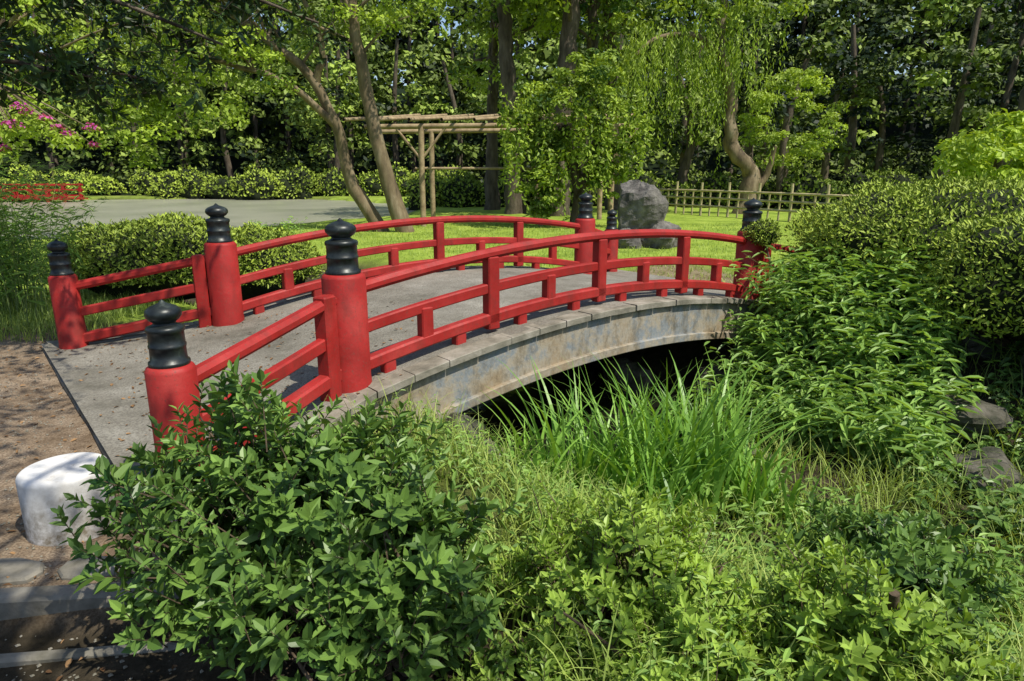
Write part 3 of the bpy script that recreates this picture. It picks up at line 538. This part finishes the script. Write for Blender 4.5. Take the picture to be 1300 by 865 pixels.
G=Geo(); Q=limb(G,[(2.2,-2.4,-.1),(1.9,-1.8,2.2),(1.0,-.6,4.2),(.0,.6,5.2),(-1.0,1.4,5.6)],.16,.04,0,rng=rg); E=branches(G,Q,8,1.2,0,rg,.3,.03)  # unseen tree added behind the camera to cast dapple on the left path
C=crown_centers((-.4,.9,5.4),(1.8,1.1,.6),15,rg,.1); cloud(G,C,.32,42,.10,1,.5,.15,rng=rg); C=crown_centers((-1.5,2.6,5.6),(1.4,1.1,.5),12,rg,.1); cloud(G,C,.34,45,.10,1,.5,.15,rng=rg); C=crown_centers((1.6,-2,6.2),(2.6,2,1.6),60,rg); cloud(G,C,.5,60,.12,1,.5,.15,rng=rg)
limb(G,[(.0,.6,5.2),(-.9,1.8,5.5),(-1.8,2.9,5.6)],.04,.01,0,12,6,rng=rg)
G.build('unseen_shade_tree',[m_bark,m_tree])
# ------------------------------------------------------------ bamboo fence
G=Geo(); A=np.array([5.2,29.5]);B=np.array([10.3,21.3]); n_=22
for k in range(n_+1):
    p=A+(B-A)*k/n_; big=k%3==0; z=float(gz(*p)); tube(G,[(p[0],p[1],z-.1),(p[0],p[1],z+.5),(p[0]+rg.normal()*.01,p[1],z+(1.25 if big else .95))],.05 if big else .035,0,8)
for z in (.35,.65,.92): tube(G,[(A[0],A[1]-.06,z),((A+B)[0]/2,(A+B)[1]/2-.06,z+.02),(B[0],B[1]-.06,z)],.04,0,8)
B2=np.array([16.,20.])
for k in range(1,14):
    p=B+(B2-B)*k/13; tube(G,[(p[0],p[1],-.1),(p[0],p[1],.5),(p[0],p[1],1.25 if k%3==0 else .95)],.04,0,8)
for z in (.35,.65,.92): tube(G,[(B[0],B[1]-.06,z),(13,20.6,z),(B2[0],B2[1]-.06,z)],.035,0,8)
G.build('bamboo_fence',[m_bamboo])
G=Geo()
for yy in (41.,42.6):
    for x in np.linspace(-33,-27,7): box(G,(x,yy,.35),(.16,.16,1.1),0)
    for z in (.82,.5,.15): sweep(G,[(x,yy,z) for x in np.linspace(-33.2,-26.8,8)],.12,.1,0)
sweep(G,[(x,41.8,.0) for x in np.linspace(-33.4,-26.6,8)],1.7,.12,0)
G.build('red_footbridge',[m_red])
G=Geo(); 
for x in np.arange(-42,-3,1.9):
    bush(G,(x+rg.normal()*.5,46.8+rg.normal()*.8,.35),(1.5*rg.uniform(.7,1.3),1.2,rg.uniform(.7,1.5)),800,.2,0,1,rg.uniform(.45,.9),rg,asp=.6,amp=.14)
for x in np.arange(-4,6,1.6): bush(G,(x,33+rg.normal()*.6,.3),(1.1,1.,rg.uniform(.6,1.2)),900,.17,0,1,rg.uniform(.4,.8),rg,asp=.6,amp=.14)
for x in np.arange(6,30,1.8): bush(G,(x,32.5+rg.normal()*.6,.4),(1.3,1.,rg.uniform(.7,1.4)),800,.17,0,1,rg.uniform(.2,.65),rg,asp=.6,amp=.14)
G.build('azalea_hedge',[m_az,m_core])
G=Geo()
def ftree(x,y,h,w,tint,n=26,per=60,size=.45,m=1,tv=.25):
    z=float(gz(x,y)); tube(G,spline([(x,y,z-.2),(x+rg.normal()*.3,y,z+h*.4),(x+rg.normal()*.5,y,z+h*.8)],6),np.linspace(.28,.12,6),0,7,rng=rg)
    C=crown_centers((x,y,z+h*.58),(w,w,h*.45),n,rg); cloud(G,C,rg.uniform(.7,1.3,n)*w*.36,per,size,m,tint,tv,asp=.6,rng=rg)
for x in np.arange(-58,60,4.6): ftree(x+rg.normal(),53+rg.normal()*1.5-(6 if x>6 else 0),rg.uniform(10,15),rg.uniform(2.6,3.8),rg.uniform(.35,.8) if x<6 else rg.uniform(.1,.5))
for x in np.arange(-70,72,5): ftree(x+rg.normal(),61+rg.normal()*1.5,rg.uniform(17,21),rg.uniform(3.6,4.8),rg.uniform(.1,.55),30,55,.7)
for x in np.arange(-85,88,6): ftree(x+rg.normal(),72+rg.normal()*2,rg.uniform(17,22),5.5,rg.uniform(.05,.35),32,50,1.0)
for x in np.arange(8,44,3.6): ftree(x+rg.normal()*.8,37+rg.normal()*1.8,rg.uniform(7,12),rg.uniform(1.8,2.6),rg.choice([.08,.2,.4,.7]),26,65,.33)
for y in np.arange(14,50,5): ftree(-38-y*.1,y,rg.uniform(9,13),3,.4); ftree(27+y*.12,y,rg.uniform(9,13),3,.3)
C=np.stack([rg.uniform(-60,60,260),rg.uniform(49,58,260),rg.uniform(.3,3,260)],-1); cloud(G,C,1.5,40,.45,1,.28,.15,asp=.6,rng=rg)
x=rg.uniform(-90,90,420);y=rg.uniform(60,90,420); C=np.stack([x,y,gz(x,y)+rg.uniform(.5,8,420)],-1); cloud(G,C,2.6,30,1.1,1,.15,.12,asp=.7,rng=rg)
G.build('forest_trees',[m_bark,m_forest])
# ------------------------------------------------------------ light & camera
sd=Vector((.50,-.42,1.05)).normalized()
su=bpy.data.lights.new('sun','SUN'); su.energy=5.0; su.angle=math.radians(.5); su.color=(1,.94,.82); so=bpy.data.objects.new('sun',su); scene.collection.objects.link(so)
so.rotation_euler=(-sd).to_track_quat('-Z','Y').to_euler()
w=bpy.data.worlds.new("World"); scene.world=w; w.use_nodes=True; nt=w.node_tree; sky=nt.nodes.new('ShaderNodeTexSky'); sky.sky_type='NISHITA'; sky.sun_disc=False
sky.sun_elevation=math.asin(sd.z); sky.sun_rotation=math.atan2(sd.x,sd.y); bg=nt.nodes['Background']; bg.inputs[1].default_value=.15; nt.links.new(sky.outputs[0],bg.inputs[0])
cd=bpy.data.cameras.new('camera'); cd.lens=844/1300*36; cd.clip_end=2000; cd.clip_start=.05; co=bpy.data.objects.new('camera',cd); scene.collection.objects.link(co)
co.location=(0,0,1.7); co.rotation_euler=(math.pi/2-.251,0,0); scene.camera=co
